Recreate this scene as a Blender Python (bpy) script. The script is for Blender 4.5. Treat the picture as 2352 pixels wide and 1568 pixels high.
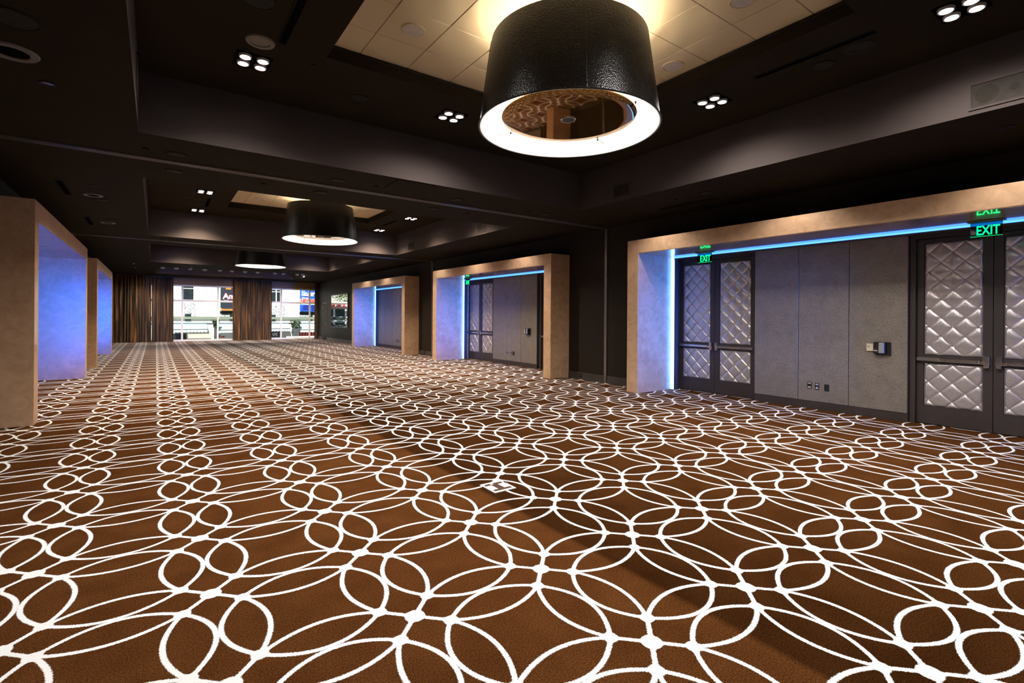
import bpy, math, random
from mathutils import Vector, Matrix
random.seed(7)
for o in list(bpy.data.objects): bpy.data.objects.remove(o)
SC = bpy.context.scene
COL = SC.collection
PI = math.pi

# ------------------------------------------------------------------ camera
YAW, ROLL = 0.6224, 0.0068
cd = bpy.data.cameras.new('camera')
cd.sensor_width = 36.0
cd.lens = 1141.26 / 2352 * 36.0
cd.shift_y = -58.1 / 2352
cd.clip_start, cd.clip_end = 0.05, 400
cam = bpy.data.objects.new('camera', cd); COL.objects.link(cam)
_c, _s = math.cos(YAW), math.sin(YAW); _cr, _sr = math.cos(ROLL), math.sin(ROLL)
_r = Vector((_c, -_s, 0)); _u = Vector((0, 0, 1)); _f = Vector((_s, _c, 0))
R_ = _r * _cr + _u * _sr; U_ = _u * _cr - _r * _sr
cam.matrix_world = Matrix(((R_.x, U_.x, -_f.x, 0), (R_.y, U_.y, -_f.y, 0), (R_.z, U_.z, -_f.z, 1.55), (0, 0, 0, 1)))
SC.camera = cam

# ------------------------------------------------------------------ world, sun, exposure
W = bpy.data.worlds.new('sky'); SC.world = W; W.use_nodes = True
nt = W.node_tree; bg = nt.nodes['Background']
sky = nt.nodes.new('ShaderNodeTexSky'); sky.sky_type = 'HOSEK_WILKIE'
sky.sun_direction = (-0.25, -0.72, 0.65); sky.turbidity = 3.0
nt.links.new(sky.outputs[0], bg.inputs[0]); bg.inputs[1].default_value = 1.2
sd = bpy.data.lights.new('sun', 'SUN'); sd.energy = 10.0; sd.angle = 0.01; sd.color = (1, .96, .9)
sun = bpy.data.objects.new('sun', sd); COL.objects.link(sun)
sun.rotation_euler = Vector((0.25, 0.72, -0.65)).to_track_quat('-Z', 'Y').to_euler()
vs = SC.view_settings
vs.view_transform = 'Standard'; vs.look = 'None'; vs.gamma = 1.0; vs.use_curve_mapping = False; vs.exposure = 0.0
SC.display_settings.display_device = 'sRGB'
DOWN_W, LAMP_W, LED_E, SMALL_W, TRACK_W, FAR_W = (500, 820, 760), 36, 4.0, 55, 300, 90
SC.cycles.sample_clamp_indirect = 6.0
SC.cycles.max_bounces = 8

# ------------------------------------------------------------------ materials
def srgb(r, g, b):
    f = lambda v: (v / 255 / 12.92) if v / 255 <= .04045 else ((v / 255 + .055) / 1.055) ** 2.4
    return (f(r), f(g), f(b), 1)
class N:
    def __init__(s, name):
        s.m = bpy.data.materials.new(name); s.m.use_nodes = True
        s.t = s.m.node_tree; s.b = s.t.nodes['Principled BSDF']; s.out = s.t.nodes['Material Output']
    def add(s, k, **kw):
        n = s.t.nodes.new(k)
        for a, v in kw.items(): setattr(n, a, v)
        return n
    def ln(s, a, b): s.t.links.new(a, b)
    def math(s, op, a, b=None, c=None, clamp=False):
        n = s.add('ShaderNodeMath', operation=op, use_clamp=clamp)
        for i, v in enumerate((a, b, c)):
            if v is None: continue
            if isinstance(v, (int, float)): n.inputs[i].default_value = v
            else: s.ln(v, n.inputs[i])
        return n.outputs[0]
    def mix(s, f, a, b, mode='MIX'):
        n = s.add('ShaderNodeMix', data_type='RGBA', blend_type=mode)
        for i, v in ((0, f), (6, a), (7, b)):
            if isinstance(v, (int, float, tuple)): n.inputs[i].default_value = v
            else: s.ln(v, n.inputs[i])
        return n.outputs[2]
    def noise(s, scale, detail=3, rough=.5, vec=None, dist=0):
        n = s.add('ShaderNodeTexNoise'); n.inputs['Scale'].default_value = scale
        n.inputs['Detail'].default_value = detail; n.inputs['Roughness'].default_value = rough; n.inputs['Distortion'].default_value = dist
        s.ln(vec if vec is not None else s.pos(), n.inputs['Vector']); return n.outputs[0]
    def pos(s):
        if not hasattr(s, '_p'): s._p = s.add('ShaderNodeTexCoord').outputs['Object']
        return s._p
    def wpos(s):
        if not hasattr(s, '_w'): s._w = s.add('ShaderNodeNewGeometry').outputs['Position']
        return s._w
    def bump(s, h, strength=.3, dist=.01):
        n = s.add('ShaderNodeBump'); n.inputs['Strength'].default_value = strength; n.inputs['Distance'].default_value = dist
        s.ln(h, n.inputs['Height']); s.ln(n.outputs[0], s.b.inputs['Normal'])
    def ramp(s, f, a, b, lo=0., hi=1.):
        n = s.add('ShaderNodeMapRange'); n.inputs[1].default_value = lo; n.inputs[2].default_value = hi
        s.ln(f, n.inputs[0]); return s.mix(n.outputs[0], a, b)
    def set(s, **kw):
        for k, v in kw.items():
            k = {'color': 'Base Color', 'rough': 'Roughness', 'metal': 'Metallic', 'spec': 'Specular IOR Level', 'coat': 'Coat Weight', 'coatr': 'Coat Roughness', 'sheen': 'Sheen Weight', 'ior': 'IOR', 'trans': 'Transmission Weight', 'alpha': 'Alpha'}[k]
            if isinstance(v, (int, float, tuple)): s.b.inputs[k].default_value = v
            else: s.ln(v, s.b.inputs[k])
        return s
M = {}
def plain(name, col, rough=.5, metal=0., spec=.5, var=.08, scale=14, bump=0., bscale=120, coat=0.):
    n = N(name); c2 = tuple(min(1, v * (1 + 2 * var)) for v in col[:3]) + (1,)
    c1 = tuple(v * (1 - 2 * var) for v in col[:3]) + (1,)
    n.set(color=n.ramp(n.noise(scale, 4), c1, c2, .25, .75), rough=rough, metal=metal, spec=spec, coat=coat)
    if bump: n.bump(n.noise(bscale, 2), bump, .004)
    M[name] = n.m; return n.m
def emit(name, col, strength):
    n = N(name); n.set(color=(0, 0, 0, 1)); n.b.inputs['Emission Color'].default_value = col; n.b.inputs['Emission Strength'].default_value = strength
    M[name] = n.m; return n.m

# carpet: square lattice of dots, diagonal arms and paired leaf outlines along every lattice edge (flat print of the pile)
n = N('carpet'); PIT, OX, OY = .8372, .2587, 3.2074
sep = n.add('ShaderNodeSeparateXYZ'); n.ln(n.wpos(), sep.inputs[0])
wob = n.math('MULTIPLY', n.math('SUBTRACT', n.noise(160, 1, vec=n.wpos()), .5), .016)
a = n.math('PINGPONG', n.math('ADD', n.math('DIVIDE', n.math('SUBTRACT', sep.outputs[0], OX), PIT), 100.), .5)
b = n.math('PINGPONG', n.math('ADD', n.math('DIVIDE', n.math('SUBTRACT', sep.outputs[1], OY), PIT), 100.), .5)
mx, mn = n.math('MAXIMUM', a, b), n.math('MINIMUM', a, b)
d_, wo, wi, hw = .163, .105, .150, .0146
s_ = n.math('DIVIDE', n.math('SUBTRACT', .5, mx), .5 - d_, clamp=True)
k_ = n.math('SUBTRACT', 1., n.math('MULTIPLY', s_, s_))
def arc(w, sign):
    e = n.math('ABSOLUTE', n.math('SUBTRACT', n.math('SUBTRACT', mn, d_), n.math('MULTIPLY', k_, sign * w)))
    sl = n.math('MULTIPLY', s_, 2 * w / (.5 - d_))
    return n.math('DIVIDE', e, n.math('SQRT', n.math('ADD', 1., n.math('MULTIPLY', sl, sl))))
lens = n.math('MINIMUM', arc(wo, 1), arc(wi, -1))
lens = n.math('ADD', lens, n.math('MULTIPLY', n.math('MAXIMUM', n.math('SUBTRACT', d_, mx), 0.), 2.))
arm = n.math('ADD', n.math('MULTIPLY', n.math('SUBTRACT', mx, mn), .7071), n.math('MULTIPLY', n.math('MAXIMUM', n.math('SUBTRACT', mn, d_), 0.), 6.))
hyp = lambda x, y: n.math('SQRT', n.math('ADD', n.math('MULTIPLY', x, x), n.math('MULTIPLY', y, y)))
dot = n.math('SUBTRACT', hyp(mx, mn), .047)
jun = n.math('SUBTRACT', hyp(n.math('SUBTRACT', mx, d_), n.math('SUBTRACT', mn, d_)), .030)
dist = n.math('SMOOTH_MIN', n.math('SMOOTH_MIN', lens, arm, .02), n.math('SMOOTH_MIN', dot, jun, .01), .02)
dist = n.math('ADD', dist, wob)
mask = n.add('ShaderNodeMapRange', interpolation_type='SMOOTHSTEP'); n.ln(dist, mask.inputs[0])
mask.inputs[1].default_value = hw + .003; mask.inputs[2].default_value = hw - .003
fine = n.noise(420, 2, .7, vec=n.wpos()); soft = n.noise(3.5, 4, vec=n.wpos()); mid = n.noise(130, 3, .7, vec=n.wpos())
brown = n.ramp(soft, (.061, .0225, .0068, 1), (.088, .0345, .0110, 1), .3, .7)
brown = n.mix(.75, brown, n.ramp(fine, (.45, .42, .40, 1), (1.6, 1.6, 1.62, 1), .3, .7), 'MULTIPLY')
brown = n.mix(.95, brown, n.ramp(mid, (.36, .33, .30, 1), (1.75, 1.75, 1.75, 1), .33, .67), 'MULTIPLY')
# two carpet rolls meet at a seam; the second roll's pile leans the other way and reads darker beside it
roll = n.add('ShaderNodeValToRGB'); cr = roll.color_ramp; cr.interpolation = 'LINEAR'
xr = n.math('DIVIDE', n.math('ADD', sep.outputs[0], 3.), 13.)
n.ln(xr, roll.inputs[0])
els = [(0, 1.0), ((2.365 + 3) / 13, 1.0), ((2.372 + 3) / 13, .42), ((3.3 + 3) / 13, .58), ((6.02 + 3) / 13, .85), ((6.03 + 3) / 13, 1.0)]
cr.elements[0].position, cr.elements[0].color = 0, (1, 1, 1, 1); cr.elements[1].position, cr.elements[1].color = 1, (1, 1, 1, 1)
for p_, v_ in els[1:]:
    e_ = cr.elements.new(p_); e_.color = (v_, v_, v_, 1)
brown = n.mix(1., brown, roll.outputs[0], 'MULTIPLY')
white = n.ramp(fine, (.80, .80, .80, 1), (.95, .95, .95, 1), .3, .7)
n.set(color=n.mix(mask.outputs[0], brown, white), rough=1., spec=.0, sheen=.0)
n.bump(fine, .5, .004)
M['carpet'] = n.m

n = N('plaster'); cl = n.noise(5, 6, .62, dist=1.2); cl2 = n.noise(1.6, 3)
c = n.ramp(cl, (.53, .325, .185, 1), (.73, .475, .29, 1), .3, .7)
n.set(color=n.mix(.35, c, n.ramp(cl2, (.7, .7, .7, 1), (1.2, 1.2, 1.2, 1), .3, .7), 'MULTIPLY'), rough=n.math('ADD', n.math('MULTIPLY', cl, .25), .30), spec=.5, coat=.25, coatr=.22)
n.bump(n.noise(9, 6, .65, dist=1.5), .08, .008); M['plaster'] = n.m
n = N('polished_plaster'); cl = n.noise(4, 5, .6, dist=1.)
n.set(color=n.ramp(cl, (.30, .18, .10, 1), (.46, .29, .17, 1), .3, .7), rough=.32, spec=.6, coat=1., coatr=.02); M['polished_plaster'] = n.m

plain('recess_lit_paint', (.16, .12, .085), .8, var=.03, spec=.05)  # lightened to stand for lamplight on the far recess sides
plain('wall_paint', (.026, .020, .0155), .6, var=.04, spec=.12)
plain('ceiling_paint', (.021, .0150, .0088), .85, var=.05, spec=.04, scale=2)
plain('coffer_paint', (.062, .049, .046), .85, var=.03, spec=.04, scale=2)
plain('far_paint', (.27, .165, .08), .6, var=.04)
plain('door_paint', (.044, .034, .031), .42, var=.03)
plain('trim_paint', (.060, .050, .046), .45, var=.03)
plain('black_gap', (.004, .004, .004), .9, spec=.0)
plain('black_plastic', (.012, .012, .012), .35)
plain('grille', (.024, .020, .015), .8, spec=.1)
plain('speaker_cloth', (.037, .031, .028), .85, spec=.04)
plain('grille_warm', (.16, .125, .085), .6)
plain('pale_metal', (.115, .095, .075), .5, metal=.2)
plain('chrome', (.86, .83, .80), .16, metal=1., var=.01)
plain('brushed', (.42, .40, .38), .32, metal=1., var=.05, scale=40)
plain('silver_plastic', (.30, .30, .31), .42, metal=.1)
plain('anodised', (.30, .27, .24), .35, metal=.8)
plain('white_plastic', (.70, .66, .60), .4)
plain('cream_plastic', (.66, .55, .42), .45)
plain('tile', (.55, .41, .23), .85, var=.04, scale=90, bump=.1, bscale=400)
plain('tile_speaker', (.46, .38, .29), .7)
plain('lining', (.86, .85, .83), .6, var=.01)
plain('window_white', (.86, .82, .78), .4, var=.01)
plain('track_white', (.72, .64, .54), .4)
plain('mirror_metal', (.90, .90, .90), .015, metal=1., var=.0)
plain('hinge_metal', (.65, .62, .58), .25, metal=.9)
# black pebbled leather
n = N('leather'); v = n.add('ShaderNodeTexVoronoi'); v.inputs['Scale'].default_value = 75; n.ln(n.pos(), v.inputs['Vector'])
n.set(color=(.006, .0058, .0055, 1), rough=.30, spec=.45); n.bump(v.outputs[0], .25, .010); M['leather'] = n.m
# satin upholstery
n = N('satin'); fn = n.noise(60, 3, .6)
n.set(color=n.ramp(fn, (.52, .475, .47, 1), (.68, .63, .62, 1), .3, .7), rough=.33, metal=.7, spec=.6, sheen=.25); n.bump(n.noise(700, 1), .05, .001); M['satin'] = n.m
# woven wall fabric with a metallic thread
n = N('wall_fabric'); mp = n.add('ShaderNodeMapping'); mp.inputs['Scale'].default_value = (1, 1, .35); n.ln(n.wpos(), mp.inputs[0])
w1 = n.noise(170, 2, .7, vec=mp.outputs[0]); w2 = n.noise(6, 3, vec=n.wpos())
n.set(color=n.mix(.5, n.ramp(w1, (.10, .09, .08, 1), (.40, .35, .30, 1), .3, .7), n.ramp(w2, (.8, .8, .8, 1), (1.15, 1.15, 1.15, 1), .3, .7), 'MULTIPLY'), rough=n.math('ADD', n.math('MULTIPLY', w1, .3), .28), metal=.35, spec=.5)
n.bump(w1, .6, .004); M['wall_fabric'] = n.m
# amber mirror acrylic
n = N('amber_acrylic'); n.set(color=n.ramp(n.noise(3, 2), (.24, .115, .022, 1), (.30, .15, .03, 1)), rough=.04, metal=.9); M['amber_acrylic'] = n.m
# velvet curtain; golden streaks in its colour stand for highlights on the folds
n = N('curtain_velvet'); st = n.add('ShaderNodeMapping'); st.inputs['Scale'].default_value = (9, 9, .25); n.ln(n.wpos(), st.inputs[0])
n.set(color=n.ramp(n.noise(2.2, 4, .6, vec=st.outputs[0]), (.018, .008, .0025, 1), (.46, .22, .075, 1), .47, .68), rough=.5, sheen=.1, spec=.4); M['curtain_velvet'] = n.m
# glass pane
n = N('pane_glass'); tr = n.add('ShaderNodeBsdfTransparent'); gl = n.add('ShaderNodeBsdfGlossy'); gl.inputs['Roughness'].default_value = .01
fr = n.add('ShaderNodeFresnel'); fr.inputs[0].default_value = 1.45; ms = n.add('ShaderNodeMixShader')
tr.inputs[0].default_value = (.93, .96, .95, 1)
n.ln(n.math('MULTIPLY', fr.outputs[0], .7), ms.inputs[0]); n.ln(tr.outputs[0], ms.inputs[1]); n.ln(gl.outputs[0], ms.inputs[2]); n.ln(ms.outputs[0], n.out.inputs[0]); M['pane_glass'] = n.m
n = N('sign_glass'); n.t.nodes.remove(n.b); tr = n.add('ShaderNodeBsdfTransparent'); gl = n.add('ShaderNodeBsdfGlossy'); gl.inputs['Roughness'].default_value = .05
tr.inputs[0].default_value = (.10, .42, .36, 1); fr = n.add('ShaderNodeFresnel'); ms = n.add('ShaderNodeMixShader')
n.ln(fr.outputs[0], ms.inputs[0]); n.ln(tr.outputs[0], ms.inputs[1]); n.ln(gl.outputs[0], ms.inputs[2]); n.ln(ms.outputs[0], n.out.inputs[0]); M['sign_glass'] = n.m
emit('led_blue', (.045, .185, 1., 1), LED_E * 1.15)
emit('led_core', (.10, .33, 1., 1), LED_E * 3)
emit('led_core_left', (.03, .17, 1., 1), LED_E * 1.5)
emit('led_blue_left', (.03, .17, 1., 1), LED_E * 2)
emit('lens_white', (1, .93, .88, 1), 110)
emit('bulb_glow', (1, .88, .70, 1), 25)
emit('exit_green', (.0, 1., .22, 1), 2.6)
emit('small_blue', (.12, .2, 1, 1), .5)
emit('display_green', (.1, .6, .45, 1), .5)
emit('pilot_blue', (.05, .2, 1, 1), .6)
# outdoors
plain('stucco', (.86, .83, .78), .8, var=.02, scale=1)
plain('dark_glass', (.020, .028, .032), .15, var=.2, scale=2)
plain('olive_metal', (.20, .23, .17), .5)
plain('awning_blue', (.42, .60, .68), .7, var=.08, scale=3)
plain('awning_grey', (.50, .56, .58), .7, var=.15, scale=6)
plain('beige_panel', (.55, .50, .38), .7)
plain('planter_dark', (.05, .06, .06), .7, var=.4, scale=5)
plain('leaf_green', (.05, .075, .04), .7, var=.4, scale=9)
plain('billboard_navy', (.018, .022, .036), .5)
plain('billboard_blue', (.006, .085, .55), .5, var=.35, scale=1.1)
plain('billboard_deep', (.004, .02, .24), .5, var=.2)
plain('sign_white', (.82, .82, .82), .6, var=.02)
plain('sign_red', (.62, .035, .025), .6, var=.1, scale=3)
plain('sign_orange', (.75, .22, .03), .6, var=.15, scale=2)
plain('sign_pink', (.80, .10, .22), .6)
plain('asphalt', (.12, .12, .12), .9, var=.2)
n = N('ornament'); v = n.add('ShaderNodeTexVoronoi', feature='DISTANCE_TO_EDGE'); v.inputs['Scale'].default_value = 5.5; n.ln(n.pos(), v.inputs['Vector'])
n.set(color=n.ramp(v.outputs[0], (.62, .63, .66, 1), (.10, .11, .13, 1), .14, .26), rough=.8); n.bump(v.outputs[0], 1., .1); M['ornament'] = n.m

# ------------------------------------------------------------------ mesh builder
class MB:
    def __init__(s): s.v = []; s.f = []
    def quad(s, *p):
        i = len(s.v); s.v += [tuple(q) for q in p]; s.f.append(tuple(range(i, i + len(p)))); return s
    def box(s, x0, x1, y0, y1, z0, z1):
        i = len(s.v); s.v += [(x, y, z) for z in (z0, z1) for y in (y0, y1) for x in (x0, x1)]
        for q in ((0, 2, 3, 1), (4, 5, 7, 6), (0, 1, 5, 4), (1, 3, 7, 5), (3, 2, 6, 7), (2, 0, 4, 6)): s.f.append(tuple(i + k for k in q))
        return s
    def bbox(s, x0, x1, y0, y1, z0, z1, b=.01, ax=2):
        """box with its four edges along axis ax chamfered and both ends slightly drawn in"""
        lo, hi = [x0, y0, z0], [x1, y1, z1]; A, B = [k for k in range(3) if k != ax]
        ring = [(lo[A] + b, lo[B]), (hi[A] - b, lo[B]), (hi[A], lo[B] + b), (hi[A], hi[B] - b), (hi[A] - b, hi[B]), (lo[A] + b, hi[B]), (lo[A], hi[B] - b), (lo[A], lo[B] + b)]
        cA, cB = (lo[A] + hi[A]) / 2, (lo[B] + hi[B]) / 2; wA, wB = (hi[A] - lo[A]) / 2, (hi[B] - lo[B]) / 2
        i = len(s.v)
        for t, sh in ((lo[ax], b), (lo[ax] + b, 0), (hi[ax] - b, 0), (hi[ax], b)):
            for p, q in ring:
                v = [0, 0, 0]; v[ax] = t; v[A] = cA + (p - cA) * (1 - sh / wA); v[B] = cB + (q - cB) * (1 - sh / wB); s.v.append(tuple(v))
        flip = ax == 1
        for k in range(3):
            for j in range(8):
                q = (i + 8 * k + j, i + 8 * k + (j + 1) % 8, i + 8 * k + 8 + (j + 1) % 8, i + 8 * k + 8 + j); s.f.append(q[::-1] if flip else q)
        e0 = tuple(i + j for j in range(8))[::-1]; e1 = tuple(i + 24 + j for j in range(8))
        s.f += [e0[::-1], e1[::-1]] if flip else [e0, e1]
        return s
    def lathe(s, prof, cx=0, cy=0, cz=0, n=32, close=False):
        i = len(s.v)
        for r, z in prof:
            for k in range(n):
                t = 2 * PI * k / n; s.v.append((cx + r * math.cos(t), cy + r * math.sin(t), cz + z))
        m = len(prof)
        for j in range(m if close else m - 1):
            for k in range(n):
                a_, b_ = i + j * n, i + ((j + 1) % m) * n
                s.f.append((a_ + k, a_ + (k + 1) % n, b_ + (k + 1) % n, b_ + k))
        return s
    def disc(s, r, cx=0, cy=0, cz=0, n=32, up=False):
        i = len(s.v); s.v += [(cx + r * math.cos(2 * PI * k / n), cy + r * math.sin(2 * PI * k / n), cz) for k in range(n)]
        q = tuple(range(i, i + n)); s.f.append(q if up else q[::-1]); return s
    def puck(s, r, z0, z1, cx=0, cy=0, n=32, ch=.0):
        return s.lathe([(0.0001, z0), (r - ch, z0), (r, z0 + ch), (r, z1), (0.0001, z1)], cx, cy, 0, n)
    def tube(s, p, q, r, n=10, r2=None):
        p, q = Vector(p), Vector(q); d = (q - p).normalized(); t = d.orthogonal().normalized(); u = d.cross(t); r2 = r if r2 is None else r2
        i = len(s.v)
        for c_, rr in ((p, r), (q, r2)):
            for k in range(n):
                an = 2 * PI * k / n; s.v.append(tuple(c_ + (t * math.cos(an) + u * math.sin(an)) * rr))
        for k in range(n): s.f.append((i + k, i + (k + 1) % n, i + n + (k + 1) % n, i + n + k))
        s.f.append(tuple(i + k for k in range(n))[::-1]); s.f.append(tuple(i + n + k for k in range(n))); return s
    def build(s, name, mat, parent=None, off=None, smooth=False, **props):
        me = bpy.data.meshes.new(name)
        o_ = Vector(off) if off is not None else Vector((0, 0, 0))
        me.from_pydata([tuple(Vector(v) - o_) for v in s.v], [], s.f); me.update()
        if smooth:
            me.polygons.foreach_set('use_smooth', [True] * len(me.polygons))
            me.set_sharp_from_angle(angle=.7)
        me.materials.append(M[mat])
        o = bpy.data.objects.new(name, me); COL.objects.link(o)
        if parent is not None: o.parent = parent
        else: o.location = o_
        for k, v in props.items(): o[k] = v
        return o
def tag(o, label, cat, group=None):
    o['label'] = label; o['category'] = cat
    if group: o['group'] = group
    return o
def thing(name, loc, label=None, cat=None, group=None, rz=0, kind=None):
    o = bpy.data.objects.new(name, None); COL.objects.link(o); o.location = loc; o.rotation_euler = (0, 0, rz); o.empty_display_size = .1
    if label: tag(o, label, cat, group)
    if kind: o['kind'] = kind
    return o
def copy_tree(o, loc=None, label=None, parent=None):
    c = o.copy(); COL.objects.link(c)
    if parent is not None: c.parent = parent
    if loc is not None: c.location = loc
    if label: c['label'] = label
    for ch in o.children: copy_tree(ch, parent=c)
    return c
def part(name, mat, parent, fn, smooth=False, **kw):
    m = MB(); fn(m); return m.build(name, mat, parent, smooth=smooth, **kw)
def struct(name, mb, mat, off=None): return mb.build(name, mat, None, off, kind='structure')
def text_obj(name, body, size, mat, parent, origin, axes, offset=.0, ext=.003, align='LEFT', sx=1., shear=0.):
    """lettering as a mesh: axes=(right, up, normal) in the parent's space"""
    cu = bpy.data.curves.new(name, 'FONT'); cu.body = body; cu.size = size; cu.offset = offset; cu.extrude = ext; cu.align_x = align; cu.shear = shear; cu.resolution_u = 3
    to = bpy.data.objects.new(name, cu); COL.objects.link(to)
    bpy.context.view_layer.update()
    me = bpy.data.meshes.new_from_object(to.evaluated_get(bpy.context.evaluated_depsgraph_get()))
    bpy.data.objects.remove(to); bpy.data.curves.remove(cu)
    r, u, w = (Vector(x) for x in axes); O = Vector(origin)
    for v in me.vertices: v.co = O + r * (v.co.x * sx) + u * v.co.y + w * v.co.z
    me.materials.clear(); me.materials.append(M[mat]); me.name = name
    o = bpy.data.objects.new(name, me); COL.objects.link(o); o.parent = parent; return o
def light(name, kind, loc, parent, energy, color, **kw):
    d = bpy.data.lights.new(name, kind); d.energy = energy; d.color = color
    for k, v in kw.items(): setattr(d, k, v)
    o = bpy.data.objects.new(name, d); COL.objects.link(o); o.location = loc; o.parent = parent; return o

# ------------------------------------------------------------------ dimensions (metres)
XR, XL = 8.557, -1.963            # dark side walls
FR, FL = 7.945, -1.352            # portal fronts
NB = 9.30                         # niche back
ZS, ZU, ZT = 3.62, 4.32, 4.47     # soffit, coffer ceiling, tray tiles
YF, YB = 33.76, -3.2
CX0, CX1 = -.17, 6.72             # coffers across
COF = [(.30, 7.10), (9.42, 16.22), (18.2, 24.5)]
CMX = 3.30
TRAY = [(1.48, 5.13, 1.85, 5.52), (1.49, 5.20, 11.0, 14.75), (1.49, 5.13, 19.5, 23.2)]
C4 = (0.0, 6.62, 26.85, 31.25, 3.98)
P_R = [(.53, 6.98), (9.43, 15.88), (18.31, 24.73)]
P_L = [(9.38, 15.86), (18.34, 24.55)]
PH, PW = 3.116, .28
XO0, XO1 = -2.95, 9.55

# ------------------------------------------------------------------ shell
struct('floor', MB().box(XO0, XO1, YB - .2, YF + .25, -.12, 0), 'carpet')
m = MB()
def zq(x0, x1, y0, y1, z): m.quad((x0, y0, z), (x0, y1, z), (x1, y1, z), (x1, y0, z))
def well(x0, x1, y0, y1, z0, z1):
    m.quad((x0, y0, z0), (x0, y1, z0), (x0, y1, z1), (x0, y0, z1)); m.quad((x1, y1, z0), (x1, y0, z0), (x1, y0, z1), (x1, y1, z1))
    m.quad((x1, y0, z0), (x0, y0, z0), (x0, y0, z1), (x1, y0, z1)); m.quad((x0, y1, z0), (x1, y1, z0), (x1, y1, z1), (x0, y1, z1))
ys = [YB - .2] + [v for c_ in COF for v in c_] + [C4[2], C4[3], YF + .25]
zq(XO0, CX0, ys[0], ys[-1], ZS); zq(CX1, XO1, ys[0], ys[-1], ZS)
for k in range(0, len(ys), 2): zq(CX0, CX1, ys[k], ys[k + 1], ZS)
zq(CX0, C4[0], C4[2], C4[3], ZS); zq(C4[1], CX1, C4[2], C4[3], ZS)
for (y0, y1), (tx0, tx1, ty0, ty1) in zip(COF, TRAY):
    zq(CX0, tx0, y0, y1, ZU); zq(tx1, CX1, y0, y1, ZU); zq(tx0, tx1, y0, ty0, ZU); zq(tx0, tx1, ty1, y1, ZU)
    well(tx0, tx1, ty0, ty1, ZU, ZT + .03); zq(tx0, tx1, ty0, ty1, ZT + .03)
zq(*C4[:4], C4[4])
ceil = struct('ceiling', m, 'ceiling_paint')
m = MB()
for y0, y1 in COF: well(CX0, CX1, y0, y1, ZS, ZU)
m.build('coffer_side', 'coffer_paint', ceil)
m = MB(); well(*C4[:4], ZS, C4[4]); m.build('recess_side', 'recess_lit_paint', ceil)
MB().box(XO0, XO1, YB - .2, YF + .25, 4.62, 4.72).build('light_block_slab', 'ceiling_paint', ceil)  # added out of view above the ceiling to stop light leaking in

def side_wall(name, x0, x1, pr):
    m = MB(); y = YB
    for a_, b_ in pr:
        m.box(x0, x1, y, a_, 0, ZS); m.box(x0, x1, a_, b_, PH, ZS); y = b_
    m.box(x0, x1, y, YF + .2, 0, ZS); return struct(name, m, 'wall_paint')
wr = side_wall('wall_right', XR, 9.5, P_R)
wl = side_wall('wall_left', -2.9, XL, P_L)
struct('wall_back', MB().box(XO0, XO1, YB - .2, YB, 0, ZS), 'wall_paint')
m = MB().box(XO0, XO1, YF, YF + .2, 3.20, ZS + .02).box(XO0, -1.93, YF, YF + .2, 0, 3.2).box(3.98, 5.62, YF, YF + .2, 0, 3.2).box(8.62, XO1, YF, YF + .2, 0, 3.2)
struct('wall_far', m, 'far_paint')
def base(name, x0, x1, spans):
    m = MB()
    for a_, b_ in spans: m.box(x0, x1, a_, b_, 0, .17).box(min(x0, x1), max(x0, x1), a_, b_, .17, .175)
    struct(name, m, 'trim_paint')
base('baseboard_right', XR - .018, XR, [(6.985, 8.10), (8.20, 9.425), (15.885, 17.05), (17.15, 18.305), (24.735, 31.36), (32.40, YF)])
base('baseboard_left', XL, XL + .018, [(YB, 9.375), (15.865, 18.335), (24.555, YF)])

# partition tracks across the soffit and their wall posts
for k, (yt, words) in enumerate(((8.20, 'nearer'), (17.16, 'farther'))):
    m = MB()
    for dy in (-.055, .0, .055): m.box(XL + .01, XR - .01, yt + dy - .006, yt + dy + .006, ZS - .018, ZS)
    struct('trim_%d' % (k + 1), m, 'anodised')
    struct('trim_%d' % (k + 3), MB().bbox(XR - .035, XR, yt - .085, yt - .015, 0, ZS - .02, .006), 'anodised')

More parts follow.
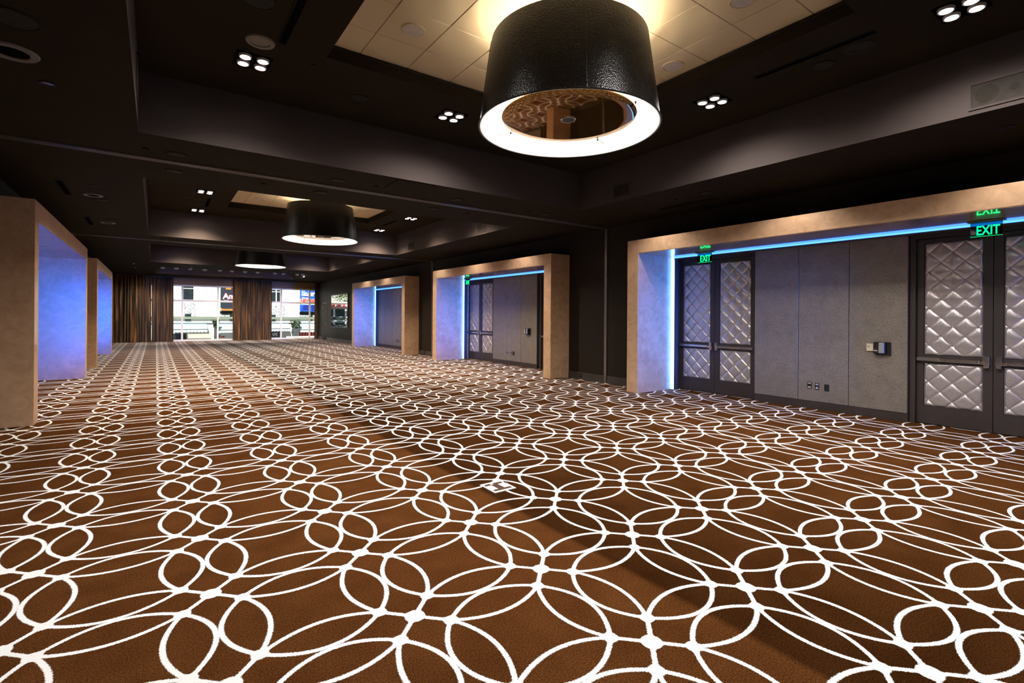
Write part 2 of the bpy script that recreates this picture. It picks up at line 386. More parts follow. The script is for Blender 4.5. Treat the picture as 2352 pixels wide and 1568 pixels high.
# ------------------------------------------------------------------ portals
def portal(loc_y, length, side, label):
    depth = 1.36
    t = thing('portal', (FR if side > 0 else FL, loc_y, 0), label, 'portal', 'plaster portals along the side walls')
    s = side
    def X(a_, b_): return (a_, b_) if s > 0 else (-b_, -a_)
    for nm, y0 in (('far_post', length - PW), ('near_post', 0)):
        part('post', 'plaster', t, lambda m: m.bbox(*X(0, depth), y0, y0 + PW, 0, PH, .004))
    part('header', 'plaster', t, lambda m: m.box(*X(0, depth), PW, length - PW, PH - PW + .01, PH))
    part('soffit_panel', 'polished_plaster', t, lambda m: m.box(*X(.004, depth - .002), PW, length - PW, PH - PW, PH - PW + .01))
    zc = PH - PW; led = 'led_blue' if s > 0 else 'led_blue_left'
    # added unseen blue bar and lamp on the near post, tinting the far post
    part('added_blue_bar', led, t, lambda m: m.box(*X(.50, .56), PW, PW + .012, .25, zc - .25))
    al = light('added_blue_light', 'AREA', (s * .53, PW + .02, zc / 2), t, 40 if s > 0 else 26, (.0, .14, 1.) if s > 0 else (.0, .14, 1.), shape='RECTANGLE', size=.05, size_y=2.2, spread=math.radians(34))
    al.rotation_euler = (PI / 2, 0, 0); al.rotation_euler = Vector((0, 1, 0)).to_track_quat('-Z', 'Z').to_euler()
    ledv = 'led_core' if s > 0 else 'led_core_left'
    for y0, y1 in ((length - PW - .085, length - PW), (PW, PW + .085)):
        part('led_strip', ledv, t, lambda m: m.quad(*[(s * 1.074, y, z) for y, z in ((y0, .01), (y0, zc - .002), (y1, zc - .002), (y1, .01))]))
        part('led_channel', 'trim_paint', t, lambda m: m.box(*X(1.076, 1.20), y0, y1, .005, zc - .001))
    part('led_strip', led, t, lambda m: m.quad(*[(s * 1.05, y, z) for y, z in ((PW + .09, zc - .031), (PW + .09, zc - .001), (length - PW - .09, zc - .001), (length - PW - .09, zc - .031))]))
    part('led_channel', 'trim_paint', t, lambda m: m.box(*X(1.052, 1.075), PW + .09, length - PW - .09, zc - .055, zc - .001))
    return t
portal(P_R[0][0], P_R[0][1] - P_R[0][0], 1, 'nearest plaster portal on the right wall, framing silver padded doors')
portal(P_R[1][0], P_R[1][1] - P_R[1][0], 1, 'middle plaster portal on the right wall, full of blue light')
portal(P_R[2][0], P_R[2][1] - P_R[2][0], 1, 'farthest plaster portal on the right wall, beside the street mirror')
portal(P_L[0][0], P_L[0][1] - P_L[0][0], -1, 'nearer plaster portal on the left wall, glowing blue inside')
portal(P_L[1][0], P_L[1][1] - P_L[1][0], -1, 'farther plaster portal on the left wall, next to the curtains')

# niche backs
for k, (y0, y1) in enumerate(P_R):
    w = struct('wall_right_niche_%d' % (k + 1), MB().box(NB, 9.5, y0 + PW, y1 - PW, 0, PH - PW), 'trim_paint')
    c_ = (y0 + y1) / 2
    if k < 2: a_, b_ = c_ - 1.17, c_ + 1.17
    else: a_, b_ = y0 + PW + .004, y1 - PW - .02
    MB().box(9.16, NB - .001, a_, b_, 0, 2.80).build('panel_backing', 'trim_paint', w)
    MB().box(9.148, 9.16, a_, b_, 0, .13).build('baseboard', 'door_paint', w)
    nn = 3 if k < 2 else 6
    for j in range(nn):
        p0, p1 = a_ + (b_ - a_) * j / nn, a_ + (b_ - a_) * (j + 1) / nn
        MB().bbox(9.142, 9.162, p0 + .004, p1 - .004, .134, 2.796, .004).build('fabric_panel', 'wall_fabric', w)
for k, (y0, y1) in enumerate(P_L):
    struct('wall_left_niche_%d' % (k + 1), MB().box(-2.9, -2.70, y0 + PW, y1 - PW, 0, PH - PW), 'trim_paint')

# ------------------------------------------------------------------ padded doors (hinged at +y for side=1; y runs from the meeting stile)
ST = .1351
def quilt(y0, y1, z0, z1, ya, za):
    """tufted satin: diamonds of half-diagonal ST, buttons at lattice points (ya, za)"""
    ny, nz = int((y1 - y0) / .0078), int((z1 - z0) / .0078); V = []; Fc = []
    for j in range(nz + 1):
        for i in range(ny + 1):
            y, z = y0 + (y1 - y0) * i / ny, z0 + (z1 - z0) * j / nz
            a_, b_ = (y - ya) / ST, (z - za) / ST; u, v = (a_ + b_) / 2, (a_ - b_) / 2
            su, sv = abs(math.sin(PI * u)), abs(math.sin(PI * v))
            h = .030 * (min(su, sv) ** .30) * (max(su, sv) ** .15) - .006 * math.exp(-((su * su + sv * sv) / .03))
            e = min(y - y0, y1 - y, z - z0, z1 - z); h *= min(1, .25 + e / .028)
            V.append((-h, y, z))
    for j in range(nz):
        for i in range(ny):
            q = j * (ny + 1) + i; Fc.append((q, q + ny + 1, q + ny + 2, q + 1))
    return V, Fc
def make_leaf(sgn):
    t = thing('door_0', (9.255, 0, 0), kind='structure')
    Y = lambda y: y * sgn
    def ybox(m, x0, x1, a_, b_, z0, z1, b=None):
        y0, y1 = min(Y(a_), Y(b_)), max(Y(a_), Y(b_))
        m.box(x0, x1, y0, y1, z0, z1) if b is None else m.bbox(x0, x1, y0, y1, z0, z1, b)
    f = MB()
    for a_, b_, z0, z1 in ((.004, .102, .012, 2.725), (.752, .834, .012, 2.725), (.102, .752, 2.67, 2.725), (.102, .752, .908, 1.02), (.102, .752, .012, .272)):
        ybox(f, 0, .045, a_, b_, z0, z1)
    ybox(f, .028, .044, .10, .754, .27, 2.672)
    f.build('leaf_frame', 'door_paint', t)
    for z0, z1, za in ((1.024, 2.666, 2.652), (.276, .904, .895)):
        ys = sorted((Y(.106), Y(.748)))
        V, Fc = quilt(ys[0], ys[1], z0, z1, Y(.157), 2.5165)
        mb = MB(); mb.v = [(x + .024, y, z) for x, y, z in V]; mb.f = Fc
        p = mb.build('padded_panel', 'satin', t, smooth=True)
        bt = None; j = 0
        for jz in range(-20, 4):
            z = 2.5165 + ST * jz
            if not (z0 + .004 < z < z1 - .004): continue
            for iy in range(0, 9):
                y = .157 + ST * iy
                if (iy + jz) % 2 or not (.11 < y < .745): continue
                if bt is None:
                    mb = MB(); i0 = len(mb.v)
                    mb.lathe([(.0001, .009), (.006, .007), (.0085, .003), (.0085, -.004)], n=10)
                    mb.v = [(-z_, x_, y_) for x_, y_, z_ in mb.v]
                    o = mb.build('tuft_button', 'hinge_metal', p, smooth=True); bt = o
                else:
                    o = bt.copy(); COL.objects.link(o); o.parent = p
                o.location = (.020, Y(y), z)
    b = MB(); ybox(b, -.055, -.012, .13, .80, .935, .985, .008); bar = b.build('push_bar', 'chrome', t)
    b = MB(); ybox(b, -.062, -.010, .55, .825, .932, .988, .008); b.build('bar_housing', 'brushed', bar)
    b = MB(); ybox(b, -.064, 0, .030, .095, .965, 1.045, .006); ybox(b, -.058, 0, .034, .091, .885, .935, .006); ybox(b, -.050, 0, .026, .14, .930, .968, .004); b.build('latch_case', 'chrome', bar)
    b = MB(); ybox(b, -.012, 0, .79, .815, .94, .98); b.build('bar_bracket', 'brushed', bar)
    b = MB(); 
    for z in (.30, .33, 1.30, 1.33): b.tube((0, Y(.05), z), (-.003, Y(.05), z), .006, 8)
    b.build('bolt', 'trim_paint', t)
    return t
LP, LN = make_leaf(1), make_leaf(-1)
dn = 0
def leaf(proto, y):
    global dn
    dn += 1
    c_ = copy_tree(proto, (9.255, y, 0)); c_.name = 'door_%d' % dn; return c_
tn = 5
for k in range(2):
    c_ = sum(P_R[k]) / 2
    for sg in (1, -1):
        g = c_ + sg * 2.07 if k == 0 else c_ + sg * 2.13
        if k == 0: g = 5.815 if sg > 0 else 1.673
        leaf(LP, g); leaf(LN, g)
        f = MB().box(9.20, NB, g + .838, g + .905, 0, 2.815).box(9.20, NB, g - .905, g - .838, 0, 2.815).box(9.20, NB, g - .838, g + .838, 2.735, 2.815)
        struct('trim_%d' % tn, f, 'door_paint'); tn += 1
for p in (LP, LN):
    for ch in list(p.children_recursive): bpy.data.objects.remove(ch)
    bpy.data.objects.remove(p)

# ------------------------------------------------------------------ exit signs (edge-lit, hung from the portal soffits)
def exit_sign(x, y, label):
    t = thing('exit_sign', (x, y, PH - PW), label, 'exit sign', 'hanging green exit signs')
    part('canopy', 'pale_metal', t, lambda m: m.bbox(-.05, .05, -.185, .185, -.022, 0, .006, 1))
    part('glass_panel', 'sign_glass', t, lambda m: m.bbox(-.004, .004, -.155, .155, -.205, -.022, .001, 1))
    part('edge_rim', 'exit_green', t, lambda m: m.box(-.003, .003, -.155, .155, -.2075, -.2055))
    text_obj('lettering', 'EXIT', .168, 'exit_green', t, (-.0065, .098, -.188), ((0, -1, 0), (0, 0, 1), (-1, 0, 0)), offset=.002, ext=.002, sx=.66)
    return t
exit_sign(8.725, 1.65, 'green EXIT sign hanging at far right above the nearest padded doors')
exit_sign(8.715, 5.70, 'green EXIT sign above the second padded door pair, left side of the nearest portal')
exit_sign(8.715, 14.78, 'small green EXIT sign in the middle right-hand portal, above its far doors')

# ------------------------------------------------------------------ carpet floor box
t = thing('floor_box', (2.535, 3.735, 0), 'square carpeted floor box lid with white border in the foreground carpet', 'floor box')
t.rotation_euler = (0, 0, 0)
part('rim', 'lining', t, lambda m: (m.box(-.115, .115, -.125, -.098, 0, .006), m.box(-.115, .115, .098, .125, 0, .006), m.box(-.115, -.095, -.098, .098, 0, .006), m.box(.095, .115, -.098, .098, 0, .006)))
n = N('lid_carpet'); fz = n.noise(420, 2, .7); n.set(color=n.ramp(fz, (.035, .015, .007, 1), (.085, .036, .015, 1), .3, .7), rough=.95); M['lid_carpet'] = n.m
lid = part('lid', 'lid_carpet', t, lambda m: m.box(-.095, .095, -.098, .098, 0, .004))
part('white_inlay', 'lining', lid, lambda m: (m.box(-.095, -.035, -.055, .052, .004, .0062), m.box(.035, .095, -.055, .052, .004, .0062), m.box(-.03, .0, .07, .098, .004, .0062)))
part('finger_tab', 'brushed', lid, lambda m: m.box(.10, .125, .02, .05, .004, .012))

# ------------------------------------------------------------------ wall devices in the nearest portal and others
def plate(y, z, w, h, label, style, cat='outlet', x=9.142, grp=None):
    t = thing('wall_outlet', (x, y, z), label, cat, grp)
    part('cover_plate', 'black_plastic', t, lambda m: m.bbox(-.008, 0, -w / 2, w / 2, -h / 2, h / 2, .002))
    if style in (1, 2):
        for dz in (-.3, .3): part('label_strip', 'white_plastic', t, lambda m: m.box(-.0095, -.007, -w * .34, w * .34, dz * h - .007, dz * h + .007))
    if style == 2:
        part('pilot_lamp', 'pilot_blue', t, lambda m: m.box(-.010, -.007, -.006, .006, .008, .020))
        part('jack', 'white_plastic', t, lambda m: m.box(-.010, -.007, -.007, .007, -.022, -.008))
    if style == 3:
        for dz in (-.3, .3): part('screw', 'trim_paint', t, lambda m: m.tube((-.0095, 0, dz * h), (-.006, 0, dz * h), .005, 8))
    if style == 4:
        for dy in (-.2, .2): part('socket', 'grille_warm', t, lambda m: m.box(-.0095, -.007, dy * w - .012, dy * w + .012, -.014, .014))
    return t
plate(3.953, .402, .072, .112, 'black wall plate with two white strips, left of three on the fabric panels', 1)
plate(3.832, .394, .066, .110, 'black wall plate with tiny blue pilot lamp, middle of the three', 2)
plate(3.683, .386, .074, .114, 'plain black blank wall plate, right of the three on the fabric panels', 3)
plate(12.98, .385, .072, .112, 'black wall plate in the middle portal, leftmost of its three', 1)
plate(12.79, .385, .066, .110, 'black wall plate in the middle portal, second of its three', 2)
plate(12.64, .385, .090, .120, 'blank black wall plate in the middle portal, rightmost of its three', 3)
plate(21.95, .36, .08, .12, 'black wall plate inside the farthest right portal, left one', 3)
plate(21.72, .36, .08, .12, 'black wall plate inside the farthest right portal, right one', 3)
plate(8.98, .10, .13, .10, 'black double outlet in the skirting between nearest and middle portals', 4, x=XR - .018)
plate(17.75, .10, .14, .11, 'black double outlet in the skirting between middle and farthest portals', 4, x=XR - .018)
def reader(y, lab1, lab2):
    t = thing('wall_phone', (9.142, y - .11, 1.09), lab1, 'wall phone')
    part('back_plate', 'black_plastic', t, lambda m: m.bbox(-.02, 0, -.11, .085, -.105, .10, .006))
    part('body', 'black_plastic', t, lambda m: m.bbox(-.075, -.015, -.055, .105, -.085, .10, .012))
    part('silver_face', 'silver_plastic', t, lambda m: m.bbox(-.095, -.07, -.045, .028, -.075, .092, .010))
    part('key', 'white_plastic', t, lambda m: m.box(-.078, -.074, .045, .095, -.04, -.03))
    part('key', 'pale_metal', t, lambda m: m.box(-.078, -.074, .055, .068, -.02, -.006))
    part('key', 'pale_metal', t, lambda m: m.box(-.078, -.074, .076, .089, -.02, -.006))
    t = thing('thermostat', (9.142, y + .055, 1.10), lab2, 'thermostat')
    part('housing', 'cream_plastic', t, lambda m: m.bbox(-.022, 0, -.058, .045, -.058, .058, .004))
    part('display', 'display_green', t, lambda m: m.box(-.0235, -.021, .000, .030, .005, .020))
reader(3.01, 'black and silver wall phone on fabric panel beside the nearest padded doors', 'small cream thermostat left of the black phone in the nearest portal')
reader(11.98, 'small black and silver wall phone inside the middle right portal', 'tiny cream thermostat left of the phone in the middle portal')
t = thing('light_switch', (FL, 9.47, 1.07), 'narrow pale switch plate on the front of the left portal post', 'switch')
part('cover_plate', 'white_plastic', t, lambda m: m.bbox(0, .008, -.03, .03, -.06, .06, .003))
part('rocker', 'sign_orange', t, lambda m: m.box(.007, .012, -.01, .01, -.045, .04))

# far right wall: mirror and service door
t = thing('wall_mirror', (XR, 28.83, 0), 'tall framed wall mirror reflecting the bright street, far right wall', 'mirror')
part('frame', 'trim_paint', t, lambda m: m.bbox(-.03, 0, -1.58, 1.56, .82, 2.75, .006))
part('glass', 'mirror_metal', t, lambda m: m.bbox(-.042, -.028, -1.54, 1.52, .86, 2.71, .010))
dn += 1
t = thing('door_%d' % dn, (XR, 31.88, 0), kind='structure')
part('leaf', 'wall_paint', t, lambda m: m.bbox(-.02, 0, -.45, .45, .01, 2.26, .003))
f = part('door_frame', 'trim_paint', t, lambda m: (m.box(-.012, 0, -.50, -.455, 0, 2.31), m.box(-.012, 0, .455, .50, 0, 2.31), m.box(-.012, 0, -.455, .455, 2.265, 2.31)))
for z in (.35, .98, 1.62, 2.02): part('hinge', 'hinge_metal', t, lambda m: m.tube((-.028, .452, z - .055), (-.028, .452, z + .055), .02, 10))
part('lever_handle', 'brushed', t, lambda m: (m.tube((-.02, -.38, 1.0), (-.06, -.38, 1.0), .02, 10), m.tube((-.06, -.38, 1.0), (-.06, -.25, 1.0), .011, 8)))

# ------------------------------------------------------------------ ceiling trays: tiles
for ti in (0, 1, 2):
    tx0, tx1, ty0, ty1 = TRAY[ti]
    gx = [1.278 + .563 * k + (0 if ti == 0 else .02) for k in range(9)]
    oy = 5.012 if ti == 0 else (14.24 if ti == 1 else 22.7)
    gy = [oy - .5625 * k for k in range(-2, 9)]
    shared = {}
    for i in range(8):
        for j in range(10):
            x0, x1 = max(gx[i], tx0) + .003, min(gx[i + 1], tx1) - .003
            y1, y0 = min(gy[j], ty1) - .002, max(gy[j + 1], ty0) + .002
            if x1 - x0 < .03 or y1 - y0 < .03: continue
            key = (round(x1 - x0, 3), round(y1 - y0, 3))
            if key not in shared:
                o = MB().bbox(-key[0] / 2, key[0] / 2, -key[1] / 2, key[1] / 2, 0, .02, .004, 1).build('ceiling_tile', 'tile', ceil); shared[key] = o
            else:
                o = shared[key].copy(); COL.objects.link(o)
            o.location = ((x0 + x1) / 2, (y0 + y1) / 2, ZT)
    # reveal trim at the head of the tray
    m = MB()
    for (a_, b_, c_, d2) in ((tx0, tx0 + .02, ty0, ty1), (tx1 - .02, tx1, ty0, ty1), (tx0, tx1, ty0, ty0 + .02), (tx0, tx1, ty1 - .02, ty1)): m.box(a_, b_, c_, d2, ZT - .03, ZT - .012)
    m.build('tray_trim', 'grille', ceil)

# ------------------------------------------------------------------ pendant drum lamps
def pendant(x, y, label, proto=None):
    if proto: return copy_tree(proto, (x, y, 0), label)
    t = thing('drum_pendant_lamp', (x, y, 0), label, 'lamp', 'giant black drum lamps')
    zb, zt_, rb, rt = 3.405, 4.235, .880, .765
    rr = lambda z: rb + (rt - rb) * (z - zb) / (zt_ - zb)
    zs_ = [zb + (zt_ - zb) * k / 12 for k in range(13)]
    sh = part('shade', 'leather', t, lambda m: m.lathe([(rr(z), z) for z in zs_] + [(rt - .012, zt_), (rt - .012, zt_ - .004)], n=96), True)
    part('bottom_piping', 'leather', sh, lambda m: m.lathe([(rb + .004 + .007 * math.cos(q), zb + .004 + .007 * math.sin(q)) for q in [2 * PI * k / 8 for k in range(8)]], n=96, close=True), True)
    for an in (.5, 2.6, 4.15, 5.6):
        ca, sa = math.cos(an), math.sin(an)
        part('seam', 'leather', sh, lambda m: m.tube((ca * (rb + .001), sa * (rb + .001), zb), (ca * (rt + .001), sa * (rt + .001), zt_), .0045, 6))
    part('lining', 'lining', t, lambda m: m.lathe([(rt - .012, zt_ - .002), (rb - .012, zb + .002), (rb, zb)], n=96), True)
    dz, dr = 3.50, .66
    di = part('amber_disc', 'amber_acrylic', t, lambda m: m.lathe([(.0001, dz), (.55, dz), (dr - .02, dz + .004), (dr, dz + .012), (dr, dz + .02), (.0001, dz + .02)], n=80), True)
    part('centre_cap', 'black_plastic', di, lambda m: m.lathe([(.0001, dz - .010), (.055, dz - .010), (.060, dz)], n=32), True)
    part('cap_ring', 'chrome', di, lambda m: m.lathe([(.068 + .006 * math.cos(q), dz - .004 + .006 * math.sin(q)) for q in [2 * PI * k / 6 for k in range(6)]], n=32, close=True), True)
    for an in (.35, 1.92, 3.49, 5.06):
        ca, sa = math.cos(an), math.sin(an)
        br = part('disc_bracket', 'white_plastic', t, lambda m: m.tube((ca * (dr - .01), sa * (dr - .01), dz + .016), (ca * (rr(dz) - .012), sa * (rr(dz) - .012), dz + .016), .006, 6))
        part('screw', 'grille', br, lambda m: m.tube((ca * (dr + .03), sa * (dr + .03), dz - .004), (ca * (dr + .03), sa * (dr + .03), dz + .016), .009, 8))
        part('suspension_cable', 'brushed', t, lambda m: m.tube((ca * .45, sa * .45, dz + .02), (ca * .30, sa * .30, ZT), .003, 5))
    for k in range(6):
        an = 2 * PI * k / 6 + .2; ca, sa = math.cos(an) * .58, math.sin(an) * .58
        part('bulb', 'bulb_glow', t, lambda m: m.lathe([(.0001, -.05), (.03, -.042), (.042, -.01), (.03, .03), (.016, .05), (.016, .09), (.0001, .09)], ca, sa, 3.86, n=12), True)
        light('bulb_light', 'POINT', (ca * .93, sa * .93, 3.88), t, LAMP_W, (1, .93, .82), shadow_soft_size=.06)
    return t
L1 = pendant(3.31, 3.68, 'largest black leather drum lamp hanging in the nearest ceiling coffer')
pendant(3.34, 12.87, 'middle black drum lamp hanging in the second ceiling coffer', L1)
pendant(3.31, 21.30, 'smallest, farthest black drum lamp near the windows', L1)

# ------------------------------------------------------------------ four-lamp downlights
def downlight(x, y, label, proto=None):
    if proto:
        c_ = copy_tree(proto, (x, y, ZU), label)
        if y < 8:
            for ch in c_.children:
                if ch.type == 'LIGHT': ch.data = BEAM[3 if x < 2 else 0]
        if y > 8:
            for ch in c_.children:
                if ch.type == 'LIGHT': ch.data = BEAM[(4 if x < 2 else 1) if y < 17 else 2]
        return c_
    t = thing('recessed_downlight', (x, y, ZU), label, 'downlight', 'square four-lamp downlights')
    part('housing', 'black_gap', t, lambda m: (m.box(-.17, .17, -.17, .17, -.004, 0), m.box(-.17, .17, -.17, -.162, -.012, -.004), m.box(-.17, .17, .162, .17, -.012, -.004), m.box(-.17, -.162, -.162, .162, -.012, -.004), m.box(.162, .17, -.162, .162, -.012, -.004)))
    for sx in (-1, 1):
        for sy in (-1, 1):
            r = part('lamp_ring', 'white_plastic', t, lambda m: m.lathe([(.047, -.004), (.050, -.027), (.061, -.027), (.064, -.004)], .085 * sx, .085 * sy, n=20), True)
            part('lens', 'lens_white', r, lambda m: m.lathe([(.0001, -.010), (.030, -.009), (.0475, -.006)], .085 * sx, .085 * sy, n=20), True)
    light('downlight_beam', 'SPOT', (0, 0, -.045), t, DOWN_W[0], (1, .94, .89), spot_size=math.radians(160), spot_blend=1., shadow_soft_size=.10)
    return t
D0 = downlight(.85, 6.07, 'four-lamp downlight at upper left of the nearest coffer')
BEAM = [[ch.data for ch in D0.children if ch.type == 'LIGHT'][0]]
for k in (1, 2):
    d = BEAM[0].copy(); d.energy = DOWN_W[k]; d.color = (1, .82, .62); BEAM.append(d)
d = BEAM[0].copy(); d.spot_size = math.radians(140); d.energy = 430; BEAM.append(d)
d = BEAM[1].copy(); d.spot_size = math.radians(126); d.energy = 900; BEAM.append(d)
BEAM[1].spot_size = math.radians(132); BEAM[2].spot_size = math.radians(136)
# the fixtures along the left carry narrower lamps
for ch in D0.children:
    if ch.type == 'LIGHT': ch.data = BEAM[3]
for x, y, lb in ((3.31, 6.09, 'four-lamp downlight left of the largest drum lamp, nearest coffer'), (5.77, 3.68, 'four-lamp downlight just right of the largest drum lamp'), (5.80, 1.27, 'four-lamp downlight at the top right corner of the picture'),
                 (.85, 3.66, 'four-lamp downlight of the nearest coffer, above the left foreground'), (3.31, 1.25, 'four-lamp downlight of the nearest coffer, overhead by the big lamp'),
                 (.90, 13.15, 'nearer left four-lamp downlight in the second coffer'), (.90, 15.60, 'farther left four-lamp downlight in the second coffer'), (5.88, 13.15, 'nearer right four-lamp downlight in the second coffer'), (5.88, 15.60, 'farther right four-lamp downlight in the second coffer'),
                 (.90, 10.7, 'four-lamp downlight hidden by the near edge of the second coffer, left'), (5.88, 10.7, 'four-lamp downlight hidden by the near edge of the second coffer, right'),
                 (.93, 23.7, 'four-lamp downlight at left in the third coffer'), (5.85, 23.7, 'four-lamp downlight right of the farthest drum lamp'), (.93, 19.4, 'four-lamp downlight hidden by the near edge of the third coffer, left'), (5.85, 19.4, 'four-lamp downlight hidden by the near edge of the third coffer, right')):
    downlight(x, y, lb, D0)

# ------------------------------------------------------------------ small ceiling fittings
def round_speaker(x, y, z, r, label, mat='grille', rim='ceiling_paint', group=None):
    t = thing('ceiling_speaker', (x, y, z), label, 'speaker', group)
    part('grille', mat, t, lambda m: m.lathe([(.0001, -.008), (r * .86, -.008), (r * .88, -.004)], n=36), True)
    part('rim', rim, t, lambda m: m.lathe([(r * .87, -.006), (r * .90, -.012), (r * .97, -.010), (r, 0)], n=36), True)
ORD = ['first', 'second', 'third', 'fourth']
for yv, words in ((7.79, 'before the nearer partition track'), (8.72, 'beyond the nearer partition track'), (16.72, 'before the farther partition track'), (17.60, 'beyond the farther partition track')):
    for k, xv in enumerate((.21, 2.27, 4.37, 6.42)):
        round_speaker(xv, yv, ZS, .12, 'dark flush ceiling speaker %s, %s from left' % (words, ORD[k]), group='flush speakers beside the partition tracks')
round_speaker(-.83, 4.89, ZS, .16, 'dark round ceiling disc in the top left corner', group='flush speakers on the left soffit')
round_speaker(-.80, 11.74, ZS, .12, 'dark flush speaker beside the blue-lit ring, left soffit', group='flush speakers on the left soffit')
round_speaker(-.80, 14.12, ZS, .12, 'dark flush speaker farther along the left soffit', group='flush speakers on the left soffit')
round_speaker(7.42, 4.85, ZS, .12, 'dark flush speaker on the right soffit above the nearest portal')
round_speaker(.72, 4.86, ZU, .15, 'dark disc at the top edge of the nearest coffer')
round_speaker(2.10, 6.30, ZU, .12, 'dark flush speaker between two starry downlights in nearest coffer')
round_speaker(5.93, 2.45, ZU, .12, 'dark flush speaker at right of the nearest coffer')
round_speaker(.60, 14.1, ZU, .12, 'dark flush speaker at left in the second coffer')
round_speaker(6.07, 14.34, ZU, .12, 'dark flush speaker at right in the second coffer')
for x, y, z, lb in ((2.125, 4.73, ZT, 'round tan speaker in ceiling tile left of the largest lamp'), (4.87, 3.61, ZT, 'round tan speaker in ceiling tile right of the largest lamp'), (4.37, 2.48, ZT, 'round tan speaker in ceiling tile at top edge right of the lamp'),
                    (2.13, 13.95, ZT, 'round tan speaker in the tiles left of the middle lamp'), (4.60, 13.60, ZT, 'round tan speaker in the tiles right of the middle lamp')):
    round_speaker(x, y, z, .125, lb, 'tile_speaker', 'tile', 'tan speakers set in the ceiling tiles')
def ring_light(x, y, z, r, label, rim='pale_metal', lensmat='black_gap'):
    t = thing('ring_downlight', (x, y, z), label, 'downlight', 'round trim downlights')
    part('trim_ring', rim, t, lambda m: m.lathe([(r * .62, .0), (r * .66, -.012), (r * .94, -.014), (r, 0)], n=36), True)
    part('reflector', lensmat, t, lambda m: m.lathe([(.0001, -.002), (r * .63, -.004)], n=36), True)
ring_light(-.94, 5.52, ZS, .17, 'pale-rimmed round downlight at the left edge of the picture')
ring_light(-.90, 11.36, ZS, .14, 'round downlight with blue-lit rim above the nearer left portal')
ring_light(-.89, 14.58, ZS, .14, 'second round downlight with blue-lit rim above the left portal')
ring_light(.85, 5.60, ZU, .14, 'tan round trim touching the upper left downlight', lensmat='grille_warm')
ring_light(5.83, 2.06, ZU, .14, 'dark round trim beside the slot at right of nearest coffer', 'grille', 'grille')
ring_light(.89, 14.8, ZU, .13, 'dark round trim between the two left downlights, second coffer', 'grille', 'grille')
ring_light(5.94, 14.77, ZU, .13, 'dark round trim between the two right downlights, second coffer', 'grille', 'grille')
def small_light(x, y, label, lens='small_blue', watt=0, rim='grille'):
    t = thing('small_downlight', (x, y, ZS), label, 'downlight', 'small round soffit downlights')
    part('trim_ring', rim, t, lambda m: m.lathe([(.045, -.002), (.048, -.010), (.062, -.010), (.066, 0)], n=20), True)
    part('lens', lens, t, lambda m: m.lathe([(.0001, -.004), (.046, -.004)], n=20), True)
    if watt: light('small_beam', 'SPOT', (0, 0, -.02), t, watt, (1, .92, .85), spot_size=math.radians(130), spot_blend=.6, shadow_soft_size=.04)
plain('lens_dim', (.035, .035, .08), .25, metal=.3)
for k, yv in enumerate((6.09, 10.48, 12.86, 15.27)):
    small_light(-.80, yv, 'small round downlight on the left soffit, %s from the viewer' % ORD[k], 'lens_dim')
emit('lens_far', (1, .95, .92, 1), 2.2)
for k, yv in enumerate((25.8, 28.0, 30.2, 32.4)):
    small_light(-.74, yv, 'tiny lit downlight by the left curtain, %s in the row' % ORD[k], 'lens_far', FAR_W)
ORD2 = ['first', 'second', 'third', 'fourth', 'fifth', 'sixth', 'seventh', 'eighth', 'ninth', 'tenth']
for k, yv in enumerate((1.24, 3.64, 6.07, 10.55, 12.93, 15.33, 20.2, 22.6)):
    small_light(7.43, yv, 'small dim downlight on the right soffit, %s from the viewer' % ORD2[k], 'lens_dim', SMALL_W)
for k, yv in enumerate((26.2, 28.5, 30.6)):
    small_light(7.48, yv, 'small lit downlight before the far mirror wall, %s in the row' % ORD[k], 'lens_far', FAR_W)
for k, (x, y) in enumerate(((1.28, 26.05), (3.34, 26.1), (5.36, 26.0))):
    small_light(x, y, 'tiny lit downlight just before the track lights, %s from left' % ORD[k], 'lens_far', FAR_W)
small_light(.42, 32.2, 'tiny lit downlight in front of the left curtain edge', 'lens_far', FAR_W)
# linear slot diffusers
def slot(x, y0, y1, z, w, label):
    t = thing('slot_diffuser', (x, (y0 + y1) / 2, z), label, 'air vent', 'black linear slot diffusers')
    h = (y1 - y0) / 2
    part('slot', 'black_gap', t, lambda m: m.box(-w / 2, w / 2, -h, h, -.004, 0))
    part('flange', 'ceiling_paint', t, lambda m: (m.box(-w / 2 - .012, -w / 2, -h - .01, h + .01, -.006, 0), m.box(w / 2, w / 2 + .012, -h - .01, h + .01, -.006, 0)))
    part('blade', 'black_gap', t, lambda m: m.box(-.006, .006, -h, h, -.010, -.003))
slot(1.035, 4.35, 5.50, ZU, .07, 'black slot diffuser at top left of the nearest coffer')
slot(5.62, 1.86, 3.03, ZU, .07, 'black slot diffuser right of the largest lamp')
slot(1.04, 13.86, 15.0, ZU, .07, 'black slot diffuser between the left downlights, second coffer')
slot(5.70, 13.77, 14.87, ZU, .07, 'black slot diffuser between the right downlights, second coffer')
slot(-1.24, 10.44, 11.53, ZS, .08, 'nearer black slot diffuser above the left portal')
slot(-1.22, 14.04, 15.17, ZS, .08, 'farther black slot diffuser above the left portal')
slot(7.86, 4.99, 6.10, ZS, .06, 'black slot diffuser above the nearest right portal')
slot(7.86, 13.9, 15.0, ZS, .06, 'black slot diffuser above the middle right portal')
slot(7.86, 22.9, 24.0, ZS, .06, 'black slot diffuser above the farthest right portal')
def sprinkler(x, y, z, label):
    t = thing('sprinkler_cover', (x, y, z), label, 'sprinkler', 'flush sprinkler covers')
    part('cover', 'ceiling_paint', t, lambda m: m.lathe([(.0001, -.014), (.036, -.014), (.040, -.010), (.040, -.006)], n=20), True)
    part('shadow_gap', 'black_gap', t, lambda m: m.lathe([(.034, -.008), (.034, 0)], n=20))
